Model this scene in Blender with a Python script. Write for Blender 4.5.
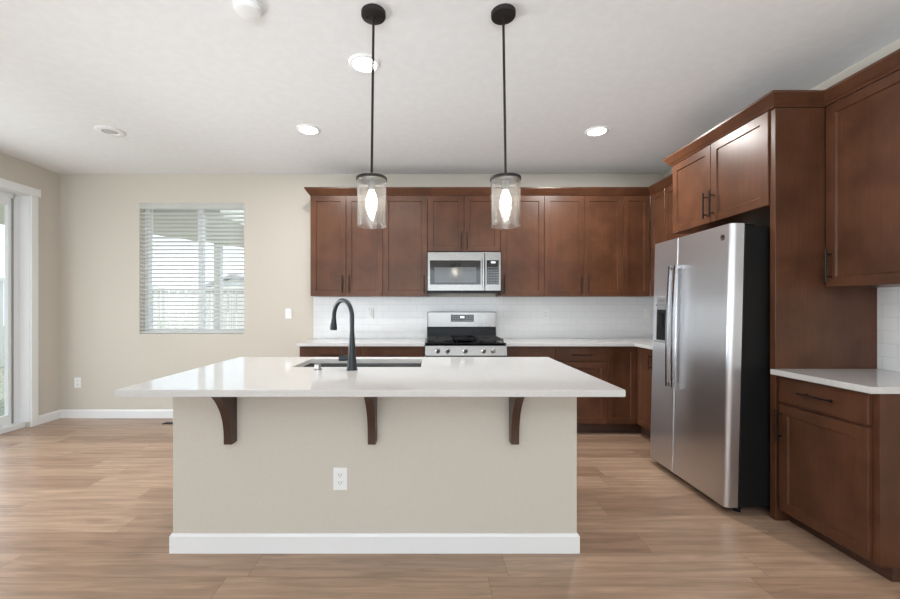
import bpy, bmesh, math, random
from mathutils import Vector, Matrix
random.seed(7)
for o in list(bpy.data.objects):
    bpy.data.objects.remove(o)
S = bpy.context.scene
C = S.collection
PI = math.pi

# ------------------------------------------------------------------ camera, world, lights
F, CX, CY, HC = 395.7, 430.16, 307.0, 1.26          # focal length (px), vanishing point, eye height
cam = bpy.data.cameras.new('camera'); co = bpy.data.objects.new('camera', cam); C.objects.link(co)
co.location = (0, 0, HC); co.rotation_euler = (PI / 2, 0, 0)
cam.sensor_fit = 'HORIZONTAL'; cam.sensor_width = 36.0; cam.lens = 36.0 * F / 900
cam.shift_x = (450 - CX) / 900; cam.shift_y = (CY - 299.5) / 900
cam.clip_start = 0.05; cam.clip_end = 200
S.camera = co
S.view_settings.view_transform = 'Standard'; S.view_settings.look = 'None'
S.view_settings.exposure = 0.5; S.view_settings.gamma = 1.0; S.view_settings.use_curve_mapping = False

W = bpy.data.worlds.new('world'); S.world = W; W.use_nodes = True
bgn = W.node_tree.nodes['Background']
bgn.inputs[0].default_value = (0.76, 0.89, 1.0, 1); bgn.inputs[1].default_value = 1.55

def area(name, loc, rot, sx, sy, power, col):
    l = bpy.data.lights.new(name, 'AREA'); l.shape = 'RECTANGLE'; l.size = sx; l.size_y = sy
    l.energy = power; l.color = col
    o = bpy.data.objects.new(name, l); C.objects.link(o); o.location = loc; o.rotation_euler = rot
    return o
sl = bpy.data.lights.new('sun', 'SUN'); sl.energy = 2.0; sl.angle = math.radians(1.5); sl.color = (1, .97, .92)
so_ = bpy.data.objects.new('sun', sl); C.objects.link(so_); so_.location = (0, -10, 12)
so_.rotation_euler = Vector((-.12, .57, -.81)).to_track_quat('-Z', 'Y').to_euler()
# area lamps: daylight in the sliding door on the left, plus added fills
area('daylight_fill_rear', (-0.6, -3.30, 1.45), (math.radians(92), 0, 0), 5.6, 1.9, 54, (0.95, 0.97, 1.0))  # added fill lamp, daylight from the unseen side behind the camera
area('ceiling_fill_rear', (0.0, -3.16, 0.95), (math.radians(148), 0, 0), 5.0, .9, 100, (0.85, 0.945, 1.0)).data.spread = math.radians(112)  # added fill lamp, tilted up to brighten the ceiling
area('daylight_sliding_door', (-4.42, 2.55, 1.25), (0, -PI / 2, 0), 2.1, 2.0, 34, (0.95, 0.98, 1.0))
area('right_fill_sliding_door', (-4.24, 2.6, 0.55), (0, math.radians(-101), 0), .8, 2.0, 20, (0.93, 0.97, 1.0)).data.spread = math.radians(80)  # added fill lamp, aimed at the right-hand ceiling and cabinet fronts

# ------------------------------------------------------------------ measurements (metres)
D = 4.4964; H = 2.7705; XL = -4.2014; XR = 2.6427; YR = -3.2
ZC = 0.8958; TH = 0.0312; ZB = ZC - TH; ZCB = .907; ZBB = ZCB - .030
UD = 0.3187; YU = D - UD; UB = 1.3751; UT = 2.436
BD = 0.61; YB_ = D - BD; XBR = XR - BD
CD = 0.648

# ------------------------------------------------------------------ materials
def mat(name, base=(.8, .8, .8), rough=.5, metal=0., spec=.5, emit=None, estr=0., trans=0., coat=0.):
    m = bpy.data.materials.new(name); m.use_nodes = True
    b = m.node_tree.nodes['Principled BSDF']
    b.inputs['Base Color'].default_value = (*base, 1); b.inputs['Roughness'].default_value = rough
    b.inputs['Metallic'].default_value = metal; b.inputs['Specular IOR Level'].default_value = spec
    b.inputs['Transmission Weight'].default_value = trans; b.inputs['Coat Weight'].default_value = coat
    if emit:
        b.inputs['Emission Color'].default_value = (*emit, 1); b.inputs['Emission Strength'].default_value = estr
    return m
def nd(m, t, **kw):
    n = m.node_tree.nodes.new(t)
    for k, v in kw.items(): setattr(n, k, v)
    return n
def lk(m, a, b): m.node_tree.links.new(a, b)
def bsdf(m): return m.node_tree.nodes['Principled BSDF']
def add_noise(m, c1, c2, scale=(1, 1, 1), ns=5., detail=4., lo=.35, hi=.65, bump=0., bdist=.01, rough=None):
    tc = nd(m, 'ShaderNodeTexCoord'); mp = nd(m, 'ShaderNodeMapping'); mp.inputs['Scale'].default_value = scale
    n = nd(m, 'ShaderNodeTexNoise'); n.inputs['Scale'].default_value = ns; n.inputs['Detail'].default_value = detail
    r = nd(m, 'ShaderNodeValToRGB'); r.color_ramp.elements[0].position = lo; r.color_ramp.elements[1].position = hi
    r.color_ramp.elements[0].color = (*c1, 1); r.color_ramp.elements[1].color = (*c2, 1)
    lk(m, tc.outputs['Object'], mp.inputs[0]); lk(m, mp.outputs[0], n.inputs['Vector']); lk(m, n.outputs[0], r.inputs[0])
    lk(m, r.outputs[0], bsdf(m).inputs['Base Color'])
    if bump:
        b = nd(m, 'ShaderNodeBump'); b.inputs['Strength'].default_value = bump; b.inputs['Distance'].default_value = bdist
        lk(m, n.outputs[0], b.inputs['Height']); lk(m, b.outputs[0], bsdf(m).inputs['Normal'])
    if rough:
        q = nd(m, 'ShaderNodeMapRange'); q.inputs[3].default_value = rough[0]; q.inputs[4].default_value = rough[1]
        lk(m, n.outputs[0], q.inputs[0]); lk(m, q.outputs[0], bsdf(m).inputs['Roughness'])
    return m

WALL = add_noise(mat('wall_paint', rough=.75, spec=.3), (.59, .55, .485), (.605, .565, .50), ns=60, bump=.12, bdist=.002)
CEIL = add_noise(mat('ceiling_paint', rough=.9, spec=.2), (.82, .83, .84), (.84, .85, .86), (1, 1, 1), ns=16, detail=3, lo=.45, hi=.6, bump=.10, bdist=.004)
WHITE = mat('white_trim_paint', (.82, .83, .84), .35)
VINYL = mat('white_vinyl', (.80, .82, .83), .35)
SLAT = mat('white_blind', (.86, .86, .85), .45)
_t = nd(SLAT, 'ShaderNodeBsdfTranslucent'); _t.inputs[0].default_value = (.95, .95, .94, 1); _x = nd(SLAT, 'ShaderNodeMixShader'); _x.inputs[0].default_value = .62
lk(SLAT, bsdf(SLAT).outputs[0], _x.inputs[1]); lk(SLAT, _t.outputs[0], _x.inputs[2]); lk(SLAT, _x.outputs[0], SLAT.node_tree.nodes['Material Output'].inputs[0])
# stained cabinet timber
def cabinet_wood(name, c1, c2, c3):
    m = mat(name, rough=.34, spec=.33)
    tc = nd(m, 'ShaderNodeTexCoord')
    n1 = nd(m, 'ShaderNodeTexNoise'); n1.inputs['Scale'].default_value = 4.5; n1.inputs['Detail'].default_value = 3
    mp = nd(m, 'ShaderNodeMapping'); mp.inputs['Scale'].default_value = (60, 60, 2.2)
    n2 = nd(m, 'ShaderNodeTexNoise'); n2.inputs['Scale'].default_value = 1.5; n2.inputs['Detail'].default_value = 5
    lk(m, tc.outputs['Object'], n1.inputs['Vector']); lk(m, tc.outputs['Object'], mp.inputs[0]); lk(m, mp.outputs[0], n2.inputs['Vector'])
    r = nd(m, 'ShaderNodeValToRGB'); r.color_ramp.elements[0].position = .36; r.color_ramp.elements[1].position = .62
    r.color_ramp.elements[0].color = (*c1, 1); r.color_ramp.elements[1].color = (*c2, 1)
    lk(m, n1.outputs[0], r.inputs[0])
    mx = nd(m, 'ShaderNodeMix', data_type='RGBA'); mx.blend_type = 'MIX'
    mr = nd(m, 'ShaderNodeMapRange'); mr.inputs[1].default_value = .4; mr.inputs[2].default_value = .7
    mr.inputs[3].default_value = 0.; mr.inputs[4].default_value = .35
    lk(m, n2.outputs[0], mr.inputs[0]); lk(m, mr.outputs[0], mx.inputs[0]); lk(m, r.outputs[0], mx.inputs[6])
    mx.inputs[7].default_value = (*c3, 1)
    lk(m, mx.outputs[2], bsdf(m).inputs['Base Color'])
    return m
WOOD = cabinet_wood('stained_maple', (.076, .030, .0145), (.116, .047, .0235), (.058, .022, .011))
CORB = cabinet_wood('stained_corbel_maple', (.058, .031, .021), (.075, .040, .027), (.05, .026, .018))
TOE = mat('dark_toe_board', (.06, .026, .015), .5)
BLACKM = mat('black_handle_metal', (.022, .018, .016), .38, .6)
BRONZE = mat('dark_bronze_metal', (.022, .019, .017), .55, .2, .3)
FAUC = mat('slate_black_metal', (.028, .032, .038), .36, .4)
QUARTZ = add_noise(mat('white_quartz', rough=.06, spec=.5), (.62, .61, .60), (.64, .63, .62), ns=60, lo=.4, hi=.6)
STEEL = mat('brushed_steel', (.66, .665, .685), .27, 1.)
STEEL2 = mat('appliance_steel', (.27, .26, .25), .22, 1.)
def brushed(m, scale, lo, hi):
    tc = nd(m, 'ShaderNodeTexCoord'); mp = nd(m, 'ShaderNodeMapping'); mp.inputs['Scale'].default_value = scale
    n = nd(m, 'ShaderNodeTexNoise'); n.inputs['Scale'].default_value = 1.; n.inputs['Detail'].default_value = 2
    q = nd(m, 'ShaderNodeMapRange'); q.inputs[3].default_value = lo; q.inputs[4].default_value = hi
    lk(m, tc.outputs['Object'], mp.inputs[0]); lk(m, mp.outputs[0], n.inputs['Vector']); lk(m, n.outputs[0], q.inputs[0])
    lk(m, q.outputs[0], bsdf(m).inputs['Roughness']); return m
brushed(STEEL, (500, 500, 3), .26, .40)
bsdf(STEEL).inputs['Anisotropic'].default_value = .8
tg = nd(STEEL, 'ShaderNodeTangent'); tg.direction_type = 'RADIAL'; tg.axis = 'Z'; lk(STEEL, tg.outputs[0], bsdf(STEEL).inputs['Tangent'])
CHROME = mat('polished_steel', (.50, .50, .51), .2, 1.)
BLACKG = mat('black_glass', (.012, .012, .013), .06, 0., .6)
BLACKP = mat('black_enamel', (.008, .008, .010), .2, 0., .14)
BLACKS = mat('black_side_panel', (.008, .008, .008), .5, 0., .2)
IRON = mat('cast_iron', (.02, .02, .021), .55)
GREY = mat('grey_plastic', (.28, .29, .30), .4)
WPLAS = mat('white_plastic', (.85, .86, .86), .35)
SLOT = mat('dark_slot', (.03, .03, .03), .6)
READ = mat('lit_readout', (.1, .1, .1), .4, emit=(.9, .95, 1), estr=1.2)
MARK = mat('pale_key_marks', (.16, .16, .165), .5)
LED = mat('lit_diffuser', (.9, .9, .9), .4, emit=(1, .97, .92), estr=14.)
BULB = mat('lit_bulb_glass', (1, .95, .88), .3, emit=(1, .94, .84), estr=30.)
OFF = mat('unlit_diffuser', (.48, .49, .49), .5)
# thin window glass: transparent with a fresnel mirror
def thin_glass(name, tint=(.985, .99, .99), lo=.05, hi=.7, p=4.):
    m = bpy.data.materials.new(name); m.use_nodes = True; nt = m.node_tree; nt.nodes.clear()
    o = nt.nodes.new('ShaderNodeOutputMaterial'); mx = nt.nodes.new('ShaderNodeMixShader')
    t = nt.nodes.new('ShaderNodeBsdfTransparent'); g = nt.nodes.new('ShaderNodeBsdfGlossy'); f = nt.nodes.new('ShaderNodeLayerWeight')
    t.inputs[0].default_value = (*tint, 1); g.inputs['Roughness'].default_value = .02; f.inputs[0].default_value = .5
    pw = nt.nodes.new('ShaderNodeMath'); pw.operation = 'POWER'; pw.inputs[1].default_value = p
    mr = nt.nodes.new('ShaderNodeMapRange'); mr.inputs[3].default_value = lo; mr.inputs[4].default_value = hi
    nt.links.new(f.outputs['Facing'], pw.inputs[0]); nt.links.new(pw.outputs[0], mr.inputs[0])
    nt.links.new(mr.outputs[0], mx.inputs[0]); nt.links.new(t.outputs[0], mx.inputs[1]); nt.links.new(g.outputs[0], mx.inputs[2])
    nt.links.new(mx.outputs[0], o.inputs[0]); return m
GLASS = thin_glass('window_glass')
SHADE = thin_glass('seeded_pendant_glass', (.95, .95, .94), .07, .85, 2.6)
def seed_bubbles(m):
    nt = m.node_tree
    v = nt.nodes.new('ShaderNodeTexNoise'); v.inputs['Scale'].default_value = 55; v.inputs['Detail'].default_value = 2
    tc = nt.nodes.new('ShaderNodeTexCoord'); b = nt.nodes.new('ShaderNodeBump'); b.inputs['Strength'].default_value = .5; b.inputs['Distance'].default_value = .004
    nt.links.new(tc.outputs['Object'], v.inputs['Vector']); nt.links.new(v.outputs[0], b.inputs['Height'])
    for n in nt.nodes:
        if n.type in ('BSDF_GLOSSY', 'LAYER_WEIGHT'): nt.links.new(b.outputs[0], n.inputs['Normal'])
seed_bubbles(SHADE)
def haze(m, f):
    nt = m.node_tree; o = next(n for n in nt.nodes if n.type == 'OUTPUT_MATERIAL'); src = o.inputs[0].links[0].from_socket
    d = nt.nodes.new('ShaderNodeBsdfTranslucent'); d.inputs[0].default_value = (.95, .94, .92, 1)
    x = nt.nodes.new('ShaderNodeMixShader'); x.inputs[0].default_value = f
    nt.links.new(src, x.inputs[1]); nt.links.new(d.outputs[0], x.inputs[2]); nt.links.new(x.outputs[0], o.inputs[0])
haze(SHADE, .022)
# subway tile
def tile_mat():
    m = mat('white_subway_tile', rough=.12, spec=.5)
    tc = nd(m, 'ShaderNodeTexCoord'); mp = nd(m, 'ShaderNodeSeparateXYZ'); cb = nd(m, 'ShaderNodeCombineXYZ')
    ad = nd(m, 'ShaderNodeMath', operation='ADD')
    lk(m, tc.outputs['Object'], mp.inputs[0]); lk(m, mp.outputs[0], ad.inputs[0]); lk(m, mp.outputs[1], ad.inputs[1])
    lk(m, ad.outputs[0], cb.inputs[0]); lk(m, mp.outputs[2], cb.inputs[1])
    br = nd(m, 'ShaderNodeTexBrick'); br.offset = .5
    br.inputs['Color1'].default_value = (.85, .86, .87, 1); br.inputs['Color2'].default_value = (.84, .85, .86, 1)
    br.inputs['Mortar'].default_value = (.76, .76, .77, 1); br.inputs['Scale'].default_value = 1.
    br.inputs['Mortar Size'].default_value = .0022; br.inputs['Brick Width'].default_value = .152; br.inputs['Row Height'].default_value = .0762
    lk(m, cb.outputs[0], br.inputs['Vector']); lk(m, br.outputs['Color'], bsdf(m).inputs['Base Color'])
    b = nd(m, 'ShaderNodeBump'); b.inputs['Strength'].default_value = .25; b.inputs['Distance'].default_value = .002; b.invert = True
    lk(m, br.outputs['Fac'], b.inputs['Height']); lk(m, b.outputs[0], bsdf(m).inputs['Normal'])
    return m
TILE = tile_mat()
# plank floor: rows run along X
def floor_mat():
    m = mat('oak_plank', rough=.32, spec=.45)
    tc = nd(m, 'ShaderNodeTexCoord'); sp = nd(m, 'ShaderNodeSeparateXYZ'); lk(m, tc.outputs['Object'], sp.inputs[0])
    def M(op, a, b=None):
        n = nd(m, 'ShaderNodeMath', operation=op)
        for i, v in enumerate((a, b)):
            if v is None: continue
            if isinstance(v, (int, float)): n.inputs[i].default_value = v
            else: lk(m, v, n.inputs[i])
        return n.outputs[0]
    PW, PL = .183, 1.22
    yr = M('DIVIDE', M('SUBTRACT', sp.outputs[1], 2.028 - PW * 40), PW); row = M('FLOOR', yr); fy = M('FRACT', yr)
    wn = nd(m, 'ShaderNodeTexWhiteNoise', noise_dimensions='1D'); lk(m, row, wn.inputs['W'])
    xr = M('ADD', M('DIVIDE', sp.outputs[0], PL), M('MULTIPLY', wn.outputs['Value'], 7.3)); pid = M('FLOOR', xr); fx = M('FRACT', xr)
    cb = nd(m, 'ShaderNodeCombineXYZ'); lk(m, row, cb.inputs[0]); lk(m, pid, cb.inputs[1])
    w2 = nd(m, 'ShaderNodeTexWhiteNoise', noise_dimensions='3D'); lk(m, cb.outputs[0], w2.inputs['Vector'])
    cr = nd(m, 'ShaderNodeValToRGB'); e = cr.color_ramp.elements
    e[0].position = 0; e[0].color = (.32, .20, .134, 1); e[1].position = 1; e[1].color = (.45, .305, .213, 1)
    k = cr.color_ramp.elements.new(.5); k.color = (.385, .255, .174, 1)
    lk(m, w2.outputs['Value'], cr.inputs[0])
    g = nd(m, 'ShaderNodeCombineXYZ'); lk(m, M('MULTIPLY', sp.outputs[0], 1.6), g.inputs[0]); lk(m, M('MULTIPLY', sp.outputs[1], 22), g.inputs[1])
    lk(m, M('MULTIPLY', w2.outputs['Value'], 30), g.inputs[2])
    gn = nd(m, 'ShaderNodeTexNoise'); gn.inputs['Scale'].default_value = 1.3; gn.inputs['Detail'].default_value = 6; gn.inputs['Roughness'].default_value = .6
    gn.inputs['Distortion'].default_value = .8
    lk(m, g.outputs[0], gn.inputs['Vector'])
    mr = nd(m, 'ShaderNodeMapRange'); mr.inputs[1].default_value = .3; mr.inputs[2].default_value = .7; mr.inputs[3].default_value = .66; mr.inputs[4].default_value = 1.20
    lk(m, gn.outputs[0], mr.inputs[0])
    # thin dark joints
    jy = M('LESS_THAN', M('MINIMUM', fy, M('SUBTRACT', 1., fy)), .008); jx = M('LESS_THAN', M('MINIMUM', fx, M('SUBTRACT', 1., fx)), .0012)
    j = M('SUBTRACT', 1., M('MULTIPLY', M('MAXIMUM', jy, jx), .4))
    v = M('MULTIPLY', mr.outputs[0], j)
    mx = nd(m, 'ShaderNodeVectorMath', operation='SCALE'); lk(m, cr.outputs[0], mx.inputs[0]); lk(m, v, mx.inputs['Scale'])
    lk(m, mx.outputs[0], bsdf(m).inputs['Base Color'])
    q = nd(m, 'ShaderNodeMapRange'); q.inputs[3].default_value = .36; q.inputs[4].default_value = .24
    lk(m, gn.outputs[0], q.inputs[0]); lk(m, q.outputs[0], bsdf(m).inputs['Roughness'])
    return m
FLOOR = floor_mat()
SOFFIT = add_noise(mat('tan_soffit', rough=.8), (.76, .74, .65), (.80, .78, .70), (1, 14, 1), ns=3)
FENCE = add_noise(mat('pale_fence', rough=.7), (.58, .57, .54), (.64, .63, .60), (14, 14, 1), ns=2)
GRAVEL = add_noise(mat('grass_and_gravel', rough=.95), (.13, .15, .08), (.42, .40, .34), ns=28, lo=.35, hi=.65)
CONC = add_noise(mat('concrete', rough=.9), (.45, .44, .42), (.52, .51, .49), ns=12)
SIDING = add_noise(mat('pale_siding', rough=.8), (.74, .74, .74), (.78, .78, .78), (1, 1, 30), ns=3)
ROOF = add_noise(mat('grey_shingle', rough=.9), (.30, .30, .31), (.40, .40, .41), ns=40)
POST = mat('white_post_paint', (.86, .85, .82), .6)

# ------------------------------------------------------------------ mesh builder
class MB:
    def __init__(s): s.v = []; s.f = []; s.smooth = set()
    def add(s, vs, fs, smooth=False):
        n = len(s.v); s.v += [tuple(v) for v in vs]
        for f in fs:
            if smooth: s.smooth.add(len(s.f))
            s.f.append(tuple(n + i for i in f))
        return s
    def box(s, a, b, bev=0.):
        x0, x1 = sorted((a[0], b[0])); y0, y1 = sorted((a[1], b[1])); z0, z1 = sorted((a[2], b[2]))
        bm = bmesh.new(); vs = [bm.verts.new(p) for p in [(x0, y0, z0), (x1, y0, z0), (x1, y1, z0), (x0, y1, z0), (x0, y0, z1), (x1, y0, z1), (x1, y1, z1), (x0, y1, z1)]]
        for f in [(0, 3, 2, 1), (4, 5, 6, 7), (0, 1, 5, 4), (1, 2, 6, 5), (2, 3, 7, 6), (3, 0, 4, 7)]: bm.faces.new([vs[i] for i in f])
        if bev: bmesh.ops.bevel(bm, geom=list(bm.edges), offset=bev, segments=2, affect='EDGES', profile=.5)
        s.bm(bm); return s
    def bm(s, bm, smooth=False):
        bm.verts.index_update(); s.add([v.co for v in bm.verts], [[v.index for v in f.verts] for f in bm.faces], smooth); bm.free(); return s
    def prism(s, poly, axis, a, b):
        # poly: 2-D outline; axis: extrude axis from a to b
        def P(p, t):
            return {'x': (t, p[0], p[1]), 'y': (p[0], t, p[1]), 'z': (p[0], p[1], t)}[axis]
        n = len(poly); vs = [P(p, a) for p in poly] + [P(p, b) for p in poly]
        s.add(vs, [tuple(range(n))[::-1], tuple(range(n, 2 * n))] + [(i, (i + 1) % n, n + (i + 1) % n, n + i) for i in range(n)]); return s
    def lathe(s, prof, c=(0, 0, 0), axis='z', n=32, cap=True):
        # prof: list of (radius, height)
        def P(r, h, t):
            a, b = r * math.cos(t), r * math.sin(t)
            q = {'z': (a, b, h), 'x': (h, a, b), 'y': (a, h, b)}[axis]
            return (q[0] + c[0], q[1] + c[1], q[2] + c[2])
        pf = [Vector(p) for p in prof]; segs = []
        for i in range(len(pf) - 1):
            if segs and i > 0 and (pf[i] - pf[i - 1]).length and (pf[i + 1] - pf[i]).length and (pf[i] - pf[i - 1]).angle(pf[i + 1] - pf[i]) < .6: segs[-1].append(prof[i + 1])
            else: segs.append([prof[i], prof[i + 1]])
        vs = [P(r, h, 2 * PI * k / n) for r, h in prof for k in range(n)]
        for sg_ in segs:
            sv = [P(r, h, 2 * PI * k / n) for r, h in sg_ for k in range(n)]
            s.add(sv, [(i * n + k, i * n + (k + 1) % n, (i + 1) * n + (k + 1) % n, (i + 1) * n + k) for i in range(len(sg_) - 1) for k in range(n)], True)
        if cap:
            s.add(vs[:n], [tuple(range(n))]); s.add(vs[-n:], [tuple(range(n))])
        return s
    def tube(s, pts, r, n=12, cap=True):
        pts = [Vector(p) for p in pts]; rs = r if isinstance(r, (list, tuple)) else [r] * len(pts)
        tans = [(pts[min(i + 1, len(pts) - 1)] - pts[max(i - 1, 0)]).normalized() for i in range(len(pts))]
        u = tans[0].orthogonal().normalized(); rings = []
        for i, p in enumerate(pts):
            t = tans[i]; u = (u - t * u.dot(t)).normalized(); w = t.cross(u)
            rings.append([p + rs[i] * (math.cos(2 * PI * k / n) * u + math.sin(2 * PI * k / n) * w) for k in range(n)])
        vs = [q for R in rings for q in R]
        s.add(vs, [(i * n + k, i * n + (k + 1) % n, (i + 1) * n + (k + 1) % n, (i + 1) * n + k) for i in range(len(pts) - 1) for k in range(n)], True)
        if cap: s.add(rings[0], [tuple(range(n))[::-1]]); s.add(rings[-1], [tuple(range(n))])
        return s
    def xf(s, fn): s.v = [tuple(fn(*v)) for v in s.v]; return s

def origin(o):
    p = Vector((0, 0, 0)); q = o
    while q is not None: p = p + q.location; q = q.parent
    return p
def obj(name, mb, m, parent=None, loc=None, label=None):
    """link the collected shapes as ONE mesh object; vertices are given in room coordinates"""
    org = origin(parent) if parent is not None else (Vector(loc) if loc else None)
    if org is None:
        xs = list(zip(*mb.v)); org = Vector(((min(xs[0]) + max(xs[0])) / 2, (min(xs[1]) + max(xs[1])) / 2, min(xs[2])))
    me = bpy.data.meshes.new(name); me.from_pydata([tuple(Vector(v) - org) for v in mb.v], [], mb.f)
    for i in mb.smooth: me.polygons[i].use_smooth = True
    bm = bmesh.new(); bm.from_mesh(me); bmesh.ops.recalc_face_normals(bm, faces=bm.faces); bm.to_mesh(me); bm.free()
    me.materials.append(m); me.update()
    o = bpy.data.objects.new(name, me); C.objects.link(o)
    if parent is not None: o.parent = parent
    else: o.location = org
    if label: o['label'] = label
    return o
def tag(o, label, cat, group=None):
    o['label'] = label; o['category'] = cat
    if group: o['group'] = group
    return o
def thing(name, loc, label, cat, group=None):
    o = bpy.data.objects.new(name, None); o.empty_display_size = .1; C.objects.link(o); o.location = loc
    return tag(o, label, cat, group)
def struct(name, mb, m, parent=None):
    o = obj(name, mb, m, parent)
    if parent is None: o['kind'] = 'structure'
    return o
def smooth_auto(o):
    return o

# ------------------------------------------------------------------ the room shell
WT = .20
struct('floor', MB().box((XL - WT, YR - WT, -.12), (XR + WT, D + WT, 0)), FLOOR).location
fl = bpy.data.objects['floor']
for v in fl.data.vertices: v.co += fl.location          # keep plank phase in room coordinates
fl.location = (0, 0, 0)
struct('ceiling', MB().box((XL - WT, YR - WT, H), (XR + WT, D + WT, H + .12)), CEIL)
# back wall with the window opening
wx0, wx1, wz0, wz1 = -3.303, -2.112, .955, 2.44
m = MB()
m.box((XL - WT, D, 0), (wx0, D + WT, H)); m.box((wx1, D, 0), (XR + WT, D + WT, H))
m.box((wx0, D, 0), (wx1, D + WT, wz0)); m.box((wx0, D, wz1), (wx1, D + WT, H))
struct('wall_back', m, WALL)
# left wall with the sliding-door opening
dy0, dy1, dz1 = 1.50, 4.155, 2.43
m = MB()
m.box((XL - WT, YR, 0), (XL, dy0, H)); m.box((XL - WT, dy1, 0), (XL, D, H)); m.box((XL - WT, dy0, dz1), (XL, dy1, H))
struct('wall_left', m, WALL)
struct('wall_right', MB().box((XR, YR, 0), (XR + WT, D, H)), WALL)
rx0, rx1, rz0, rz1 = -3.4, 2.2, .5, 2.4
m = MB()
m.box((XL - WT, YR - WT, 0), (rx0, YR, H)); m.box((rx1, YR - WT, 0), (XR + WT, YR, H))
m.box((rx0, YR - WT, 0), (rx1, YR, rz0)); m.box((rx0, YR - WT, rz1), (rx1, YR, H))
struct('wall_rear', m, WALL)
# baseboards
def base_profile(t=.014, h=.095): return [(0, 0), (t, 0), (t, h - .012), (t - .007, h), (0, h)]
struct('baseboard_back', MB().prism([(D - a, b) for a, b in base_profile()], 'x', XL + .0145, -1.295), WHITE)
struct('baseboard_left', MB().prism([(XL + a, b) for a, b in base_profile()], 'y', dy1 + .0725, D), WHITE)
struct('baseboard_rear', MB().prism([(YR + a, b) for a, b in base_profile()], 'x', XL, XR), WHITE)
# window in the back wall: frame > mullion, panes
yf = D + .085
m = MB(); fw = .045
m.box((wx0, yf, wz0), (wx0 + fw, yf + .06, wz1), .004); m.box((wx1 - fw, yf, wz0), (wx1, yf + .06, wz1), .004)
m.box((wx0 + fw, yf, wz0), (wx1 - fw, yf + .06, wz0 + fw), .004); m.box((wx0 + fw, yf, wz1 - fw), (wx1 - fw, yf + .06, wz1), .004)
wf = struct('window_1', m, VINYL)
mxm = -2.66
obj('mullion', MB().box((mxm - .03, yf + .004, wz0 + fw), (mxm + .03, yf + .055, wz1 - fw), .004), VINYL, wf)
for a, b in ((wx0 + fw, mxm - .03), (mxm + .03, wx1 - fw)):
    obj('pane', MB().box((a, yf + .028, wz0 + fw), (b, yf + .032, wz1 - fw)), GLASS, wf)
# unseen window behind the viewer, added to give the daylight a source
m = MB(); yq = YR - .10
for a in (rx0, -.625, rx1 - .05): m.box((a, yq, rz0), (a + .05, yq + .05, rz1), .004)
for z in (rz0, rz1 - .05): m.box((rx0, yq, z), (rx1, yq + .05, z + .05), .004)
wr = struct('added_rear_window', m, VINYL)
for a, b in ((rx0 + .05, -.625), (-.575, rx1 - .05)): obj('pane', MB().box((a, yq + .023, rz0 + .05), (b, yq + .027, rz1 - .05)), GLASS, wr)
# sliding door
def sash(y0, y1, x, st=.047):
    q = MB(); z0, z1 = .055, dz1 - .045
    q.box((x, y0, z0), (x + .04, y0 + st, z1), .003); q.box((x, y1 - st, z0), (x + .04, y1, z1), .003)
    q.box((x, y0 + st, z0), (x + .04, y1 - st, z0 + .10), .003); q.box((x, y0 + st, z1 - .08), (x + .04, y1 - st, z1), .003)
    return q, (y0 + st, y1 - st, z0 + .10, z1 - .08)
m = MB(); xo = XL - .195
m.box((xo, dy1 - .062, .055), (xo + .085, dy1, dz1), .003); m.box((xo, dy0, .055), (xo + .085, dy0 + .045, dz1), .003)
m.box((xo, dy0 + .045, dz1 - .045), (xo + .085, dy1 - .045, dz1), .003); m.box((xo, dy0, 0), (xo + .15, dy1, .055), .004)
dr = struct('door_1', m, VINYL)
dm = (dy0 + dy1) / 2
for y0, y1, x in ((dm - .04, dy1 - .064, XL - .15), (dy0 + .047, dm + .04, XL - .193)):
    q, g = sash(y0, y1, x)
    sp = obj('sash', q, VINYL, dr)
    obj('pane', MB().box((x + .017, g[0], g[2]), (x + .023, g[1], g[3])), GLASS, sp)
obj('weather_strip', MB().box((XL - .1095, dy1 - .064 - .018, .06), (XL - .103, dy1 - .064 - .001, dz1 - .05)), GREY, dr)
# door casing: head with cap ends and two legs
m = MB()
m.box((XL, dy1, 0), (XL + .019, dy1 + .072, dz1), .002); m.box((XL, dy0 - .079, 0), (XL + .019, dy0, dz1), .002)
m.box((XL, dy0 - .09, dz1), (XL + .024, dy1 + .095, dz1 + .085), .002)
struct('trim_1', m, WHITE)
m = MB(); m.box((xo + .086, dy1 - .006, .056), (XL + .001, dy1 - .0005, dz1 - .001)); m.box((xo + .086, dy0 + .0005, .056), (XL + .001, dy0 + .006, dz1 - .001)); m.box((xo + .086, dy0 + .006, dz1 - .006), (XL + .001, dy1 - .006, dz1 - .0005))
struct('trim_2', m, WHITE)

# ------------------------------------------------------------------ window blind
t = thing('window_blind', ((wx0 + wx1) / 2, D + .03, wz0), 'white horizontal slat blind, open, hanging in the back wall window', 'blind')
obj('headrail', MB().box((wx0 + .004, D - .004, wz1 - .062), (wx1 - .004, D + .052, wz1 - .001), .003), SLAT, t)
m = MB(); z = wz0 + .05; k = 0
while z < wz1 - .075:
    c, s_ = math.cos(math.radians(-16)), math.sin(math.radians(-16))
    q = MB().box((wx0 + .006, -.025, -.0015), (wx1 - .006, .025, .0015))
    q.xf(lambda x, y, zz: (x, D + .026 + y * c - zz * s_, z + y * s_ + zz * c)); m.v, base = m.v + q.v, len(m.v); m.f += [tuple(base + i for i in f) for f in q.f]
    z += .0455
obj('slats', m, SLAT, t)
obj('bottom_rail', MB().box((wx0 + .006, D + .002, wz0 + .006), (wx1 - .006, D + .05, wz0 + .026), .004), SLAT, t)
for x in (wx0 + .16, mxm + .03, wx1 - .16):
    m = MB()
    for y in (D - .0005, D + .0525): m.tube([(x, y, wz0 + .02), (x, y, wz1 - .06)], .0012, 6)
    obj('ladder_cord', m, SLAT, t)
obj('tilt_wand', MB().tube([(wx0 + .155, D - .010, wz1 - .07), (wx0 + .155, D - .012, wz1 - .62)], .004, 8), SLAT, t)

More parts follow.
